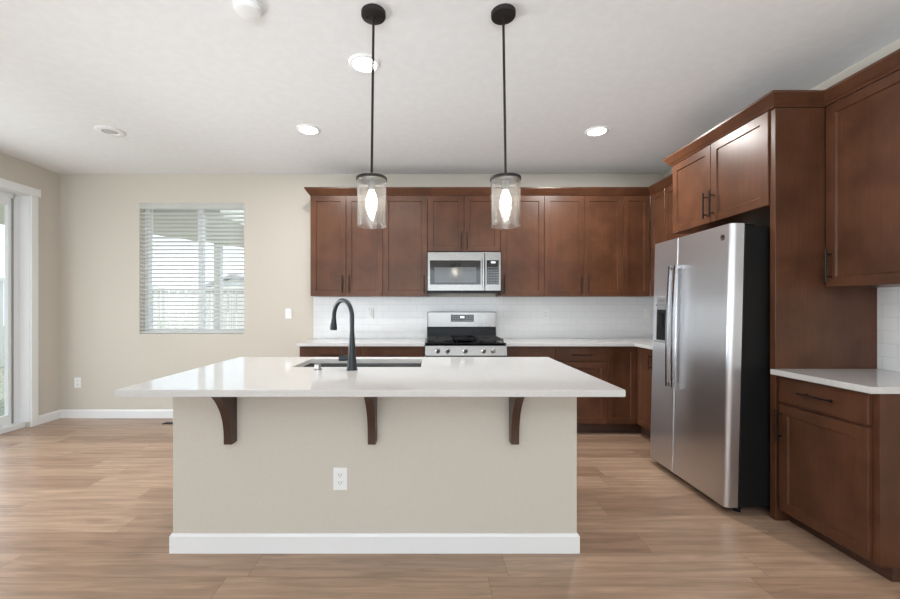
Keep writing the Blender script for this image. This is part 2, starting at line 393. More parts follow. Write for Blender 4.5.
# ------------------------------------------------------------------ cabinets
class Run:
    """u runs along the wall, d is the distance from the wall"""
    def __init__(s, kind): s.k = kind
    def P(s, u, d, z): return (u, D - d, z) if s.k == 'back' else (XR - d, u, z)
BACK, RIGHT = Run('back'), Run('right')
def rbox(mb, run, u0, u1, d0, d1, z0, z1, bev=0.): return mb.box(run.P(u0, d0, z0), run.P(u1, d1, z1), bev)
def shaker(run, u0, u1, d0, d1, z0, z1, st=.058, rec=.009):
    """one five-piece door: rails and stiles standing proud of a flat panel"""
    bm = bmesh.new(); b = .0022
    def ring(du, d): return [bm.verts.new(run.P(u, d, z)) for u, z in ((u0 + du, z0 + du), (u1 - du, z0 + du), (u1 - du, z1 - du), (u0 + du, z1 - du))]
    R = [ring(0, d0), ring(0, d1 - b), ring(b, d1), ring(st - .001, d1), ring(st + .003, d1 - rec)]
    bm.faces.new(R[0]); bm.faces.new(R[-1])
    for a, c in zip(R, R[1:]):
        for i in range(4): bm.faces.new((a[i], a[(i + 1) % 4], c[(i + 1) % 4], c[i]))
    return MB().bm(bm)
def pull(run, u, z, d, vertical=True, L=.19, parent=None):
    m = MB(); r = .0055; so = .032; h = L / 2
    if vertical: a, b = run.P(u, d + so, z - h), run.P(u, d + so, z + h); posts = [(u, z - h * .68), (u, z + h * .68)]
    else: a, b = run.P(u - h, d + so, z), run.P(u + h, d + so, z); posts = [(u - h * .68, z), (u + h * .68, z)]
    m.tube([a, b], r, 10)
    for pu, pz in posts: m.tube([run.P(pu, d + .0005, pz), run.P(pu, d + so, pz)], .0045, 8)
    return obj('handle', m, BLACKM, parent)
G = .0015
def cabinet(name, run, u0, u1, depth, z0, z1, fronts, label, cat='cabinet', toe=False, group=None, th_=.10):
    """fronts: list of (kind, u0, u1, z0, z1, handle) ; handle = None or (u, z, vertical)"""
    p0 = run.P((u0 + u1) / 2, depth / 2, 0 if toe else z0)
    t = thing(name, p0, label, cat, group)
    carc = MB(); fd = depth - .020
    rbox(carc, run, u0 + G / 2, u1 - G / 2, .001, fd, th_ if toe else z0, z1, .001)
    obj('carcass', carc, WOOD, t)
    if toe: obj('toe_board', rbox(MB(), run, u0 + G / 2, u1 - G / 2, .001, fd - .055, .0, th_ - .0005), TOE, t)
    for kind, a, b, c, d, hd in fronts:
        if kind == 'door': f = obj('door', shaker(run, a + G, b - G, fd + .0005, depth, c, d), WOOD, t)
        else: f = obj('drawer', rbox(MB(), run, a + G, b - G, fd + .0005, depth, c, d, .002), WOOD, t)
        if hd: pull(run, hd[0], hd[1], depth, hd[2], parent=f)
    return t
sU = F / YU
def ux(px): return (px - CX) / sU
sB = F / YB_
def bx(px): return (px - CX) / sB
hz = 1.335 + .13
# wall cabinets on the back wall
u = [ux(p) for p in (310.3, 346.0, 382.8, 427.5, 464.0, 500.6, 544.5, 584.2, 623.4, 650.6)]
hu = UB + .125
cabinet('wall_cabinet', BACK, u[0], u[2], UD, UB, UT, [('door', u[0], u[1], UB, UT, (u[1] - .036, hu, True)), ('door', u[1], u[2], UB, UT, (u[1] + .036, hu, True))],
        'two-door brown wall cabinet at the left end of the back wall row')
cabinet('wall_cabinet', BACK, u[2], u[3], UD, UB, UT, [('door', u[2], u[3], UB, UT, (u[3] - .036, hu, True))],
        'single-door brown wall cabinet left of the microwave')
MB0 = 1.847
cabinet('wall_cabinet', BACK, u[3], u[5], UD, MB0, UT, [('door', u[3], u[4], MB0, UT, (u[4] - .032, MB0 + .115, True)), ('door', u[4], u[5], MB0, UT, (u[4] + .032, MB0 + .115, True))],
        'short two-door brown wall cabinet directly above the microwave')
cabinet('wall_cabinet', BACK, u[5], u[6], UD, UB, UT, [('door', u[5], u[6], UB, UT, (u[5] + .036, hu, True))],
        'single-door brown wall cabinet right of the microwave')
cabinet('wall_cabinet', BACK, u[6], u[8], UD, UB, UT, [('door', u[6], u[7], UB, UT, (u[7] - .034, hu, True)), ('door', u[7], u[8], UB, UT, (u[7] + .034, hu, True))],
        'wide two-door brown wall cabinet on the right half of the back wall')
cabinet('wall_cabinet', BACK, u[8], XR - UD - .001, UD, UB, UT, [('door', u[8], XR - UD - .004, UB, UT, None)],
        'narrow single-door brown wall cabinet in the back right corner')
FC0, FC1 = 2.373, 3.311            # fridge bay
cabinet('wall_cabinet', RIGHT, FC1 + .004, YU - .022, UD, UB, UT, [('door', 3.925, YU - .006, UB, UT, None), ('door', FC1 + .006, 3.925, UB, UT, None)],
        'brown wall cabinet on the right wall beyond the refrigerator cabinet, mostly hidden')
FZ = 1.872; fdp = XR - 2.027
fm = 2.862
cabinet('wall_cabinet', RIGHT, FC0, FC1, fdp, FZ, UT, [('door', FC0, fm, FZ, UT, (fm - .032, FZ + .125, True)), ('door', fm, FC1, FZ, UT, (fm + .032, FZ + .125, True))],
        'deep two-door brown cabinet above the refrigerator')
NB = 1.812
cabinet('wall_cabinet', RIGHT, NB, 2.331, UD, UB, UT, [('door', NB, 2.329, UB, UT, (2.329 - .036, hu, True))],
        'large brown wall cabinet nearest the viewer at the right edge')
# tall end panel beside the refrigerator
tag(obj('end_panel', MB().box((2.036, 2.333, 0), (XR - .0015, 2.3715, UT), .0015), WOOD), 'tall dark brown end panel between the refrigerator and the near counter', 'cabinet panel')
# base cabinets
DZ0, DZ1 = .732, .869; DB = .112; DT = .715
b = [bx(p) for p in (299.3, 361.7, 424.3, 506.2, 555.4, 607.6)]
def dc(a, c): return (a + c) / 2
cabinet('base_cabinet', BACK, b[0], b[1], BD, 0, ZBB - .0005, [('drawer', b[0], b[1], DZ0, DZ1, (dc(b[0], b[1]), .792, False)), ('door', b[0], dc(b[0], b[1]), DB, DT, None), ('door', dc(b[0], b[1]), b[1], DB, DT, None)],
        'brown base cabinet at the left end of the back counter, behind the faucet', toe=True)
cabinet('base_cabinet', BACK, b[1], b[2], BD, 0, ZBB - .0005, [('drawer', b[1], b[2], DZ0, DZ1, (dc(b[1], b[2]), .785, False)), ('door', b[1], dc(b[1], b[2]), DB, DT, None), ('door', dc(b[1], b[2]), b[2], DB, DT, None)],
        'brown base cabinet immediately left of the range', toe=True)
cabinet('base_cabinet', BACK, b[3], b[4], BD, 0, ZBB - .0005, [('drawer', b[3], b[4], .612, DZ1, (dc(b[3], b[4]), .7335, False)), ('drawer', b[3], b[4], .366, .600, (dc(b[3], b[4]), .483, False)), ('drawer', b[3], b[4], DB, .354, (dc(b[3], b[4]), .233, False))],
        'brown drawer base cabinet immediately right of the range', toe=True)
cabinet('base_cabinet', BACK, b[4], b[5], BD, 0, ZBB - .0005, [('drawer', b[4], b[5], DZ0, DZ1, (dc(b[4], b[5]) , .792, False)), ('door', b[4], b[5], DB, DT, (b[4] + .036, DT - .13, True))],
        'brown one-drawer, one-door base cabinet on the back wall beyond the island corner', toe=True)
# lazy-susan corner unit: an L with one leaf on each wall
CE = 3.60
t = thing('base_cabinet', (XR - .3, D - .3, 0), 'brown corner base cabinet with two full-height doors meeting at the inside corner', 'cabinet')
q = .020
L_ = [(b[5] + G, D - .001), (XR - .001, D - .001), (XR - .001, CE), (XBR + q, CE), (XBR + q, YB_ + q), (b[5] + G, YB_ + q)]
obj('carcass', MB().prism(L_, 'z', .10, ZBB - .0005), WOOD, t)
w = .075
L2 = [(b[5] + G, D - .001), (XR - .001, D - .001), (XR - .001, CE), (XBR + w, CE), (XBR + w, YB_ + w), (b[5] + G, YB_ + w)]
obj('toe_board', MB().prism(L2, 'z', 0, .0995), TOE, t)
obj('door', shaker(BACK, b[5] + G, XBR - .002, BD - q + .0005, BD, DB, DZ1), WOOD, t)
dd = obj('door', shaker(RIGHT, CE + .004, YB_ - .002, BD - q + .0005, BD, DB, DZ1, st=.05), WOOD, t)
pull(RIGHT, CE + .03, DZ1 - .115, BD, True, .15, dd)
cabinet('base_cabinet', RIGHT, 3.262, CE - .0005, BD, 0, ZBB - .0005, [('drawer', 3.262, CE, DZ0, DZ1, None), ('door', 3.262, CE, DB, DT, None)],
        'brown base cabinet hidden behind the refrigerator on the right wall', toe=True)
# near base cabinet at the right edge
cabinet('base_cabinet', RIGHT, NB, 2.331, BD - .008, 0, ZB - .0005, [('drawer', NB + .03, 2.320, .708, .855, (2.075, .785, False)), ('door', NB + .03, 2.320, .076, DT - .022, (2.320 - .02, .575, True))],
        'brown base cabinet nearest the viewer, under the short right counter', toe=True, th_=.066)

# crown mouldings swept round the cabinet tops
def sweep(path, prof):
    """profile (outward offset, z); outward is to the right of travel"""
    P = [Vector(p) for p in path]; n = len(P); vs = []; k = len(prof)
    for i in range(n):
        ns = []
        for a, c in ((i - 1, i), (i, i + 1)):
            if 0 <= a and c < n:
                dv = (P[c] - P[a]).normalized(); ns.append(Vector((dv.y, -dv.x)))
        if len(ns) == 2:
            mdir = (ns[0] + ns[1]).normalized(); mdir = mdir / mdir.dot(ns[0])
        else: mdir = ns[0]
        for o_, z_ in prof: vs.append((P[i].x + mdir.x * o_, P[i].y + mdir.y * o_, z_))
    fs = [tuple(range(k))[::-1], tuple(range((n - 1) * k, n * k))]
    for i in range(n - 1):
        for j in range(k): fs.append((i * k + j, i * k + (j + 1) % k, (i + 1) * k + (j + 1) % k, (i + 1) * k + j))
    return MB().add(vs, fs)
CT = 2.512
prof = [(-.012, UT + .001), (.006, UT + .001), (.010, UT + .010), (.022, UT + .022), (.046, UT + .058), (.050, UT + .062), (.050, CT), (-.012, CT)]
tag(obj('crown_molding', sweep([(u[0], D - .001), (u[0], YU), (XR - UD, YU), (XR - UD, FC1 + .056)], prof), WOOD), 'brown crown moulding along the back wall cabinets into the corner', 'moulding')
tag(obj('crown_molding', sweep([(XR - UD + .02, FC1), (2.027, FC1), (2.027, 2.333), (XR - UD, 2.333), (XR - UD, NB), (XR - .001, NB)], prof), WOOD), 'brown crown moulding stepping round the refrigerator cabinet and near wall cabinet', 'moulding')

# ------------------------------------------------------------------ backsplash tile
m = MB().box((-1.325, D - .008, ZCB + .0005), (XR - .0005, D - .0003, UB - .0005)); m.box((XR - .008, FC1, ZCB + .0005), (XR - .0003, D - .0082, UB - .0005))
tag(obj('backsplash', m, TILE), 'white subway tile backsplash behind the range on the back wall', 'backsplash')
tag(obj('backsplash', MB().box((XR - .008, NB - .0, ZC + .0005), (XR - .0003, 2.3325, UB - .0005)), TILE), 'white subway tile backsplash above the short right counter', 'backsplash')

# ------------------------------------------------------------------ countertops
def slab(poly, z0, z1, bev=.002):
    bm = bmesh.new(); vs = [bm.verts.new((x, y, z0)) for x, y in poly]; f = bm.faces.new(vs)
    r = bmesh.ops.extrude_face_region(bm, geom=[f]); bmesh.ops.translate(bm, vec=(0, 0, z1 - z0), verts=[v for v in r['geom'] if isinstance(v, bmesh.types.BMVert)])
    bmesh.ops.recalc_face_normals(bm, faces=bm.faces)
    bmesh.ops.bevel(bm, geom=list(bm.edges), offset=bev, segments=2, affect='EDGES')
    return MB().bm(bm)
RX0, RX1 = -.048, .736
yc = D - CD
tag(obj('countertop', slab([(-1.31, yc), (RX0 - .004, yc), (RX0 - .004, D - .0085), (-1.31, D - .0085)], ZBB, ZCB), QUARTZ), 'white quartz countertop on the back wall left of the range', 'countertop')
tag(obj('countertop', slab([(RX1 + .004, yc), (XR - CD, yc), (XR - CD, 3.262), (XR - .0085, 3.262), (XR - .0085, D - .0085), (RX1 + .004, D - .0085)], ZBB, ZCB), QUARTZ), 'white quartz corner countertop right of the range, running behind the refrigerator', 'countertop')
tag(obj('countertop', slab([(XR - CD + .009, NB - .014), (XR - .0085, NB - .014), (XR - .0085, 2.3325), (XR - CD + .009, 2.3325)], ZB, ZC), QUARTZ), 'short white quartz countertop nearest the viewer at the right edge', 'countertop')
# island worktop with the sink cut-out
IX0, IX1, IY0, IY1 = -1.3867, .8589, 1.737, 2.885
SX0, SX1, SY0, SY1 = -.838, -.056, 2.405, 2.775
bm = bmesh.new()
def loop(x0, x1, y0, y1, z): return [bm.verts.new(p) for p in ((x0, y0, z), (x1, y0, z), (x1, y1, z), (x0, y1, z))]
ot, it_, ob, ib = loop(IX0, IX1, IY0, IY1, ZC), loop(SX0, SX1, SY0, SY1, ZC), loop(IX0, IX1, IY0, IY1, ZB), loop(SX0, SX1, SY0, SY1, ZB)
for i in range(4):
    j = (i + 1) % 4
    bm.faces.new((ot[i], ot[j], it_[j], it_[i])); bm.faces.new((ob[i], ib[i], ib[j], ob[j])); bm.faces.new((ot[i], ob[i], ob[j], ot[j])); bm.faces.new((it_[i], it_[j], ib[j], ib[i]))
bmesh.ops.recalc_face_normals(bm, faces=bm.faces)
ed = [e for e in bm.edges if len(e.link_faces) == 2 and e.calc_face_angle(0) > 1]
bmesh.ops.bevel(bm, geom=ed, offset=.0025, segments=2, affect='EDGES')
tag(obj('countertop', MB().bm(bm), QUARTZ), 'large white quartz island worktop with a sink cut into it', 'countertop')

# ------------------------------------------------------------------ island base
BX0, BX1, BY = -1.322, .7535, 2.033
t = thing('kitchen_island', ((BX0 + BX1) / 2, 2.45, 0), 'painted greige kitchen island base standing on the plank floor under the white worktop', 'kitchen island')
obj('half_wall', MB().box((BX0, BY, 0), (BX1, BY + .12, ZB - .0005), .001), WALL, t)
m = MB(); y0, y1 = BY + .1205, 2.84
m.box((BX0 + .002, y0, .10), (-.90, y1, ZB - .0005)); m.box((0.0, y0, .10), (BX1 - .002, y1, ZB - .0005)); m.box((-.8995, y0, .10), (-.0005, y1, .60))
obj('cabinet_body', m, WOOD, t)
obj('toe_board', MB().box((BX0 + .03, y0, 0), (BX1 - .03, y1 - .06, .0995)), TOE, t)
bp = base_profile(.011, .098)
obj('baseboard', sweep([(BX0, BY + .12), (BX0, BY), (BX1, BY), (BX1, BY + .12)], [(a + .0003, z_) for a, z_ in bp]), WHITE, t)
def corbel(xc, wdt=.040):
    a1 = math.asin((ZB - .001 - .605) / .33)
    arc = [(.055 + .40 * (1 - math.cos(a)), .605 + .33 * math.sin(a)) for a in [a1 * k / 16 for k in range(17)]]
    pr = [(0, .572), (.055, .572)] + arc + [(0, ZB - .001)]
    return MB().prism([(BY - .0005 - d_, z_) for d_, z_ in pr], 'x', xc - wdt / 2, xc + wdt / 2)
for xc in (-1.012, -.292, .425):
    obj('corbel', corbel(xc), CORB, t, label='dark brown curved corbel bracket')

# ------------------------------------------------------------------ wall plates
def plate(name, run, uc, zc, label, cat, kind='outlet', d=.0005, group=None, w=.072, h=.116):
    t = thing(name, run(uc, d, zc - h / 2), label, cat, group)
    def bx_(a0, a1, d0, d1, z0, z1, bev=0.): return MB().box(run(a0, d0, z0), run(a1, d1, z1), bev)
    obj('face_plate', bx_(uc - w / 2, uc + w / 2, d, d + .006, zc - h / 2, zc + h / 2, .002), WPLAS, t)
    if kind == 'outlet':
        for s in (-1, 1):
            zz = zc + s * .0195
            r_ = obj('receptacle', bx_(uc - .016, uc + .016, d + .0062, d + .009, zz - .014, zz + .014, .0012), WPLAS, t)
            sl = MB()
            for x_ in (-.006, .006): sl.box(run(uc + x_ - .0012, d + .0091, zz - .002), run(uc + x_ + .0012, d + .0097, zz + .007))
            sl.box(run(uc - .002, d + .0091, zz - .010), run(uc + .002, d + .0097, zz - .006))
            obj('slots', sl, SLOT, r_)
    else:
        obj('rocker', bx_(uc - .016, uc + .016, d + .0062, d + .011, zc - .033, zc + .033, .002), WPLAS, t)
    return t
backP = lambda u_, d_, z_: (u_, D - d_, z_)
backT = lambda u_, d_, z_: (u_, D - .0085 - d_, z_)
islP = lambda u_, d_, z_: (u_, BY - d_, z_)
def wx(px): return (px - CX) * D / F
def wz(py): return HC - (py - CY) * D / F
plate('wall_outlet', islP, (340.5 - CX) * BY / F, HC - (478.3 - CY) * BY / F, 'white outlet on the front of the kitchen island', 'outlet')
plate('wall_outlet', backP, wx(78), wz(382.5), 'white outlet low on the left wall section beneath the window side', 'outlet')['label'] = 'white outlet low on the back wall left of the window, near the corner'
plate('light_switch', backP, wx(288.7), wz(313.5), 'white light switch on the back wall between the window and the cabinets', 'switch', 'switch')
plate('light_switch', backT, wx(370.5), wz(313.7), 'white switch on the tile backsplash behind the faucet, left of the range', 'switch', 'switch')
plate('wall_outlet', backT, wx(545), wz(314.2), 'white outlet on the tile backsplash right of the range', 'outlet')
plate('light_switch', backT, wx(646.5), wz(313.5), 'white switch at the right end of the tile backsplash beside the refrigerator', 'switch', 'switch')
# floor register at the island's left side by the back wall
t = thing('floor_vent', (-2.75, 4.28, 0), 'dark metal floor vent by the back wall left of the island', 'vent')
obj('frame', MB().box((-2.885, 4.25, .0005), (-2.615, 4.325, .006), .002), BLACKM, t)
m = MB()
for k in range(12): m.box((-2.870 + k * .0205, 4.258, .0062), (-2.860 + k * .0205, 4.317, .008))
obj('louvers', m, BLACKM, t)

# ------------------------------------------------------------------ sink, faucet, air switch
t = thing('kitchen_sink', ((SX0 + SX1) / 2, (SY0 + SY1) / 2, ZB - .215), 'stainless steel sink bowl set under the island worktop', 'sink')
e = .006
bm = bmesh.new()
def lp(o_, z_): return [bm.verts.new(p) for p in ((SX0 - o_, SY0 - o_, z_), (SX1 + o_, SY0 - o_, z_), (SX1 + o_, SY1 + o_, z_), (SX0 - o_, SY1 + o_, z_))]
R = [lp(.012, ZB - .0006), lp(.001, ZB - .0006), lp(-.004, ZB - .19), lp(-.02, ZB - .205)]
Q = [lp(.012, ZB - .003), lp(.004, ZB - .003), lp(0, ZB - .192), lp(-.016, ZB - .2085)]
for A in (R, Q):
    for a, c in zip(A, A[1:]):
        for i in range(4): bm.faces.new((a[i], a[(i + 1) % 4], c[(i + 1) % 4], c[i]))
    bm.faces.new(A[-1])
for i in range(4): bm.faces.new((R[0][i], R[0][(i + 1) % 4], Q[0][(i + 1) % 4], Q[0][i]))
obj('bowl', MB().bm(bm), mat('sink_steel', (.36, .355, .35), .25, 1.), t)
obj('drain', MB().lathe([(.001, .004), (.03, .004), (.045, .003), (.045, .0)], ((SX0 + SX1) / 2, (SY0 + SY1) / 2 + .05, ZB - .2048)), CHROME, t)
fx, fy = -.452, 2.288
t = thing('kitchen_faucet', (fx, fy, ZC), 'slate black gooseneck faucet standing on the island beside the sink', 'faucet')
obj('base', MB().lathe([(.0315, .0005), (.0315, .004), (.030, .008), (.0285, .012), (.0245, .06), (.0195, .13), (.0155, .19), (.0140, .215)], (fx, fy, ZC)), FAUC, t)
dirx = Vector((-.70, .714, 0)); rad = .099; zt = ZC + .305
pts = [Vector((fx, fy, ZC + .21)), Vector((fx, fy, ZC + .27))]
for k in range(21):
    a = PI * k / 20 * 1.0
    p = Vector((fx, fy, zt)) + dirx * (rad - rad * math.cos(a)) + Vector((0, 0, rad * math.sin(a) * 1.0)); pts.append(p)
pts.append(pts[-1] + Vector((0, 0, -.015)) + dirx * .001)
obj('spout', MB().tube(pts, .0133, 16), FAUC, t)
e0 = pts[-1]; dn = (Vector((0, 0, -1)) + dirx * .10).normalized()
hp = [e0 + dn * q_ for q_ in (-.002, .004, .016, .034, .060, .066)]
obj('spray_head', MB().tube(hp, [.0150, .0155, .0160, .0195, .0230, .0220], 18), FAUC, t)
hd = obj('handle', MB().lathe([(.014, -.075), (.0165, -.072), (.0165, -.035), (.014, -.02)], (fx, fy, ZC + .068), 'x'), FAUC, t)
obj('lever', MB().tube([(fx - .052, fy, ZC + .083), (fx - .054, fy - .006, ZC + .105), (fx - .060, fy - .012, ZC + .125)], [.005, .0045, .004], 10), FAUC, hd)
tag(obj('air_switch', MB().lathe([(.024, .0004), (.024, .006), (.018, .008), (.018, .030), (.016, .034), (.002, .035)], (-.650, 2.288, ZC)), CHROME), 'small chrome air switch button on the island left of the faucet', 'button')

# ------------------------------------------------------------------ range
t = thing('gas_range', ((RX0 + RX1) / 2, D - .35, 0), 'stainless steel gas range with black cooktop set between the back counters', 'range')
rx0, rx1 = RX0, RX1; yb = D - .014; yfr = D - .655
obj('body', MB().box((rx0 + .002, yfr, .03), (rx1 - .002, yb, .893), .003), BLACKP, t)
ck = obj('cooktop', MB().box((rx0, yfr - .012, .8975), (rx1, D - .10, .912), .004), BLACKP, t)
ct = MB().prism([(yfr - .001, .795), (yfr - .058, .795), (yfr - .038, .886), (yfr - .001, .893)], 'x', rx0, rx1)
cp = obj('control_panel', ct, STEEL2, t)
sc = F / (yfr - .05)
for px in (437.8, 447.6, 465.4, 483.8, 493.2):
    xk = (px - CX) / sc
    kb = obj('knob', MB().lathe([(.023, 0), (.023, -.004), (.018, -.008), (.0165, -.034), (.014, -.037), (.002, -.037)], (xk, yfr - .050, .840), 'y', 20), CHROME, cp)
dr_ = obj('oven_door', MB().box((rx0 + .003, yfr - .045, .215), (rx1 - .003, yfr - .001, .785), .006), STEEL2, t)
obj('oven_window', MB().box((rx0 + .10, yfr - .0475, .36), (rx1 - .10, yfr - .0455, .66), .001), BLACKG, dr_)
m = MB().tube([(rx0 + .05, yfr - .10, .735), (rx1 - .05, yfr - .10, .735)], .012, 14)
for x_ in (rx0 + .08, rx1 - .08): m.tube([(x_, yfr - .046, .735), (x_, yfr - .10, .735)], .009, 10)
obj('oven_handle', m, CHROME, dr_)
obj('storage_drawer', MB().box((rx0 + .003, yfr - .045, .05), (rx1 - .003, yfr - .001, .207), .006), STEEL2, t)
# back guard
g0, g1 = (427.6 - CX) * (D - .09) / F, RX1 - .001
bg = obj('back_guard', MB().prism([(yb, .894), (D - .085, .894), (D - .078, 1.035), (yb, 1.035)], 'x', g0 - .006, g1), BLACKP, t)
pn = obj('guard_panel', MB().box((g0, D - .10, 1.0355), (g1, yb, 1.206), .006), STEEL2, t)
ya = D - .1005
sg = F / ya
def gx(px): return (px - CX) / sg
def gz(py): return HC - (py - CY) / sg
dp = obj('display', MB().box((gx(450.8), ya, gz(321.8)), (gx(473.8), ya - .002, gz(314.6)), .0008), BLACKG, pn)
m = MB().box((gx(460.3), ya - .0021, gz(318.0)), (gx(464.3), ya - .0027, gz(316.2)))
obj('readout', m, READ, dp)
m = MB()
for i in range(9):
    for j in range(3):
        if 3 <= i <= 5 and j > 0: continue
        m.box((gx(452.6 + i * 2.35), ya - .0021, gz(320.8 - j * 2.2)), (gx(453.7 + i * 2.35), ya - .0026, gz(320.2 - j * 2.2)))
obj('key_marks', m, MARK, dp)
# burners and grates
gy0, gy1 = yfr + .03, D - .125
rw = rx1 - rx0
for cx_, wd in ((.185, .235), (.815, .235)):
    for cy_ in (.27, .75):
        bxx, byy = rx0 + rw * cx_, gy0 + (gy1 - gy0) * cy_
        obj('burner', MB().lathe([(.052, 0), (.050, .008), (.036, .009), (.036, .018), (.034, .020), (.002, .020)], (bxx, byy, .9122), 'z', 24), IRON, ck)
def grate(xc_, w_):
    m = MB(); z0, z1 = .930, .946; x0, x1 = xc_ - w_ / 2, xc_ + w_ / 2; bw = .011
    for y_ in (gy0, (gy0 + gy1) / 2 - bw / 2, gy1 - bw): m.box((x0, y_, z0), (x1, y_ + bw, z1), .002)
    for x_ in (x0, x1 - bw): m.box((x_, gy0, z0), (x_ + bw, gy1, z1), .002)
    for cy_ in (.27, .75):
        yy = gy0 + (gy1 - gy0) * cy_
        m.box((x0 + bw, yy - .005, z0 + .002), (xc_ - .03, yy + .005, z1), .002); m.box((xc_ + .03, yy - .005, z0 + .002), (x1 - bw, yy + .005, z1), .002)
        m.box((xc_ - .005, yy - .10, z0 + .002), (xc_ + .005, yy - .03, z1), .002); m.box((xc_ - .005, yy + .03, z0 + .002), (xc_ + .005, yy + .095, z1), .002)
    for x_ in (x0, x1 - bw):
        for y_ in (gy0, gy1 - bw): m.box((x_, y_, .9123), (x_ + bw, y_ + bw, z0), .001)
    return m
for cx_ in (.185, .815): obj('grate', grate(rx0 + rw * cx_, .255), IRON, ck)
gxx = rx0 + rw * .5
m = MB().box((gxx - .105, gy0 + .02, .928), (gxx + .105, gy1 - .01, .944), .004)
for x_ in (gxx - .09, gxx + .08):
    for y_ in (gy0 + .03, gy1 - .04): m.box((x_, y_, .9123), (x_ + .012, y_ + .012, .928))
obj('griddle', m, BLACKP, ck)
for x_ in (rx0 + .05, rx1 - .09):
    for y_ in (yfr + .05, yb - .09): obj('foot', MB().lathe([(.018, 0), (.018, .0298)], (x_ + .02, y_ + .02, 0.0), 'z', 12), BLACKP, t)

# ------------------------------------------------------------------ microwave
mx0, mx1 = u[3] - .002, u[5] + .002
mx0, mx1 = u[3] + .0005, u[5] - .010
my = D - .40; mz0, mz1 = 1.405, MB0 - .016
t = thing('microwave', ((mx0 + mx1) / 2, D - .2, mz0), 'stainless steel microwave mounted under the cabinet above the range', 'microwave')
obj('body', MB().box((mx0, my + .025, mz0), (mx1, D - .0085, mz1), .002), BLACKP, t)
sm = F / my
def mX(px): return (px - CX) / sm
def mZ(py): return HC - (py - CY) / sm
xs = mX(484.8) 
fd_ = obj('door', MB().box((mx0, my, mz0 + .022), (xs, my + .0245, mz1 - .001), .004), STEEL2, t)
fr = obj('control_panel', MB().box((xs + .002, my, mz0 + .022), (mx1, my + .0245, mz1 - .001), .004), STEEL2, t)
obj('bottom_grille', MB().box((mx0 + .004, my + .004, mz0), (mx1 - .004, my + .0245, mz0 + .0215), .002), BLACKP, t)
wn = obj('door_window', MB().box((mX(430), my - .002, mZ(284.6)), (mX(480.6), my - .0003, mZ(260.3)), .0006), BLACKG, fd_)
obj('inner_screen', MB().box((mX(434.5), my - .0032, mZ(282.6)), (mX(476.3), my - .0022, mZ(267.2)), .0004), mat('screened_glass', (.05, .05, .052), .10, .0, .8), wn)
m = MB().tube([(mX(483.0), my - .030, mZ(286.5)), (mX(483.0), my - .030, mZ(257.5))], .0085, 12)
for z_ in (mZ(284.5), mZ(259.5)): m.tube([(mX(483.0), my - .0005, z_), (mX(483.0), my - .030, z_)], .006, 8)
obj('handle', m, CHROME, fd_)
kp = obj('keypad', MB().box((mX(486.6), my - .002, mZ(284.4)), (mX(498.8), my - .0003, mZ(260.2)), .0006), BLACKG, fr)
obj('readout', MB().box((mX(491.0), my - .0027, mZ(263.2)), (mX(495.4), my - .0021, mZ(261.6))), READ, kp)
m = MB()
for i in range(4):
    for j in range(7): m.box((mX(487.9 + i * 2.8), my - .0025, mZ(283.0 - j * 2.5)), (mX(489.3 + i * 2.8), my - .0021, mZ(282.3 - j * 2.5)))
obj('key_marks', m, MARK, kp)
obj('vent_lip', MB().box((mX(449), my - .006, mZ(293.0)), (mX(479), my + .003, mZ(291.6)), .002), BLACKP, t)

# ------------------------------------------------------------------ refrigerator
fxb = 2.584; tilt = math.radians(1.4)
fy0, fy1 = 2.386, 3.214; fyg = 2.900
XF = 1.775                                     # front of doors before the tilt
t = thing('refrigerator', (fxb, (fy0 + fy1) / 2, .0), 'stainless steel side-by-side refrigerator standing in the cabinet bay on the right', 'refrigerator')
obj('case', MB().box((XF + .085, fy0 + .004, .035), (fxb, fy1 - .004, 1.735), .004), BLACKS, t)
obj('base_grille', MB().box((XF + .075, fy0 + .03, .012), (XF + .0845, fy1 - .02, .06), .002), BLACKP, t)
def rounded_door(y0, y1, z0, z1, rn, rf):
    """door front in plan with rounded vertical corners"""
    pr = [(XF + .078, y0)]
    for k in range(9):
        a = PI / 2 * k / 8; pr.append((XF + rn * 1.5 - rn * 1.5 * math.sin(a), y0 + rn - rn * math.cos(a)))
    for k in range(9):
        a = PI / 2 * k / 8; pr.append((XF + rf * 1.5 - rf * 1.5 * math.cos(a), y1 - rf + rf * math.sin(a)))
    pr.append((XF + .078, y1))
    return MB().prism(pr, 'z', z0, z1)
FRB, FRT = .030, 1.748
d1 = obj('fridge_door', rounded_door(fy0, fyg - .003, FRB, FRT, .022, .008), STEEL, t)
d2 = obj('freezer_door', rounded_door(fyg + .003, fy1, FRB, FRT, .008, .020), STEEL, t)
def bow(yc_, name, par):
    m = MB(); z0, z1 = .65, 1.545; pp = []
    for k in range(21):
        s = k / 20; bow_ = .033 + .010 * math.sin(PI * s); pp.append((XF - bow_, yc_, z0 + (z1 - z0) * s))
    vs = []; 
    for p in pp:
        for dx_, dy_ in ((-.009, -.014), (.009, -.014), (.009, .014), (-.009, .014)): vs.append((p[0] + dx_, p[1] + dy_, p[2]))
    fs = [(3, 2, 1, 0), (80, 81, 82, 83)] + [(i * 4 + j, i * 4 + (j + 1) % 4, i * 4 + 4 + (j + 1) % 4, i * 4 + 4 + j) for i in range(20) for j in range(4)]
    bm = bmesh.new(); vv = [bm.verts.new(v) for v in vs]
    for f in fs: bm.faces.new([vv[i] for i in f])
    bmesh.ops.recalc_face_normals(bm, faces=bm.faces)
    bmesh.ops.bevel(bm, geom=[e_ for e_ in bm.edges if e_.calc_face_angle(0) > 1], offset=.004, segments=2, affect='EDGES')
    m.bm(bm)
    for z_ in (z0 + .0, z1 - .03): m.box((XF - .028, yc_ - .012, z_), (XF - .0006, yc_ + .012, z_ + .03), .003)
    return obj(name, m, CHROME, par)
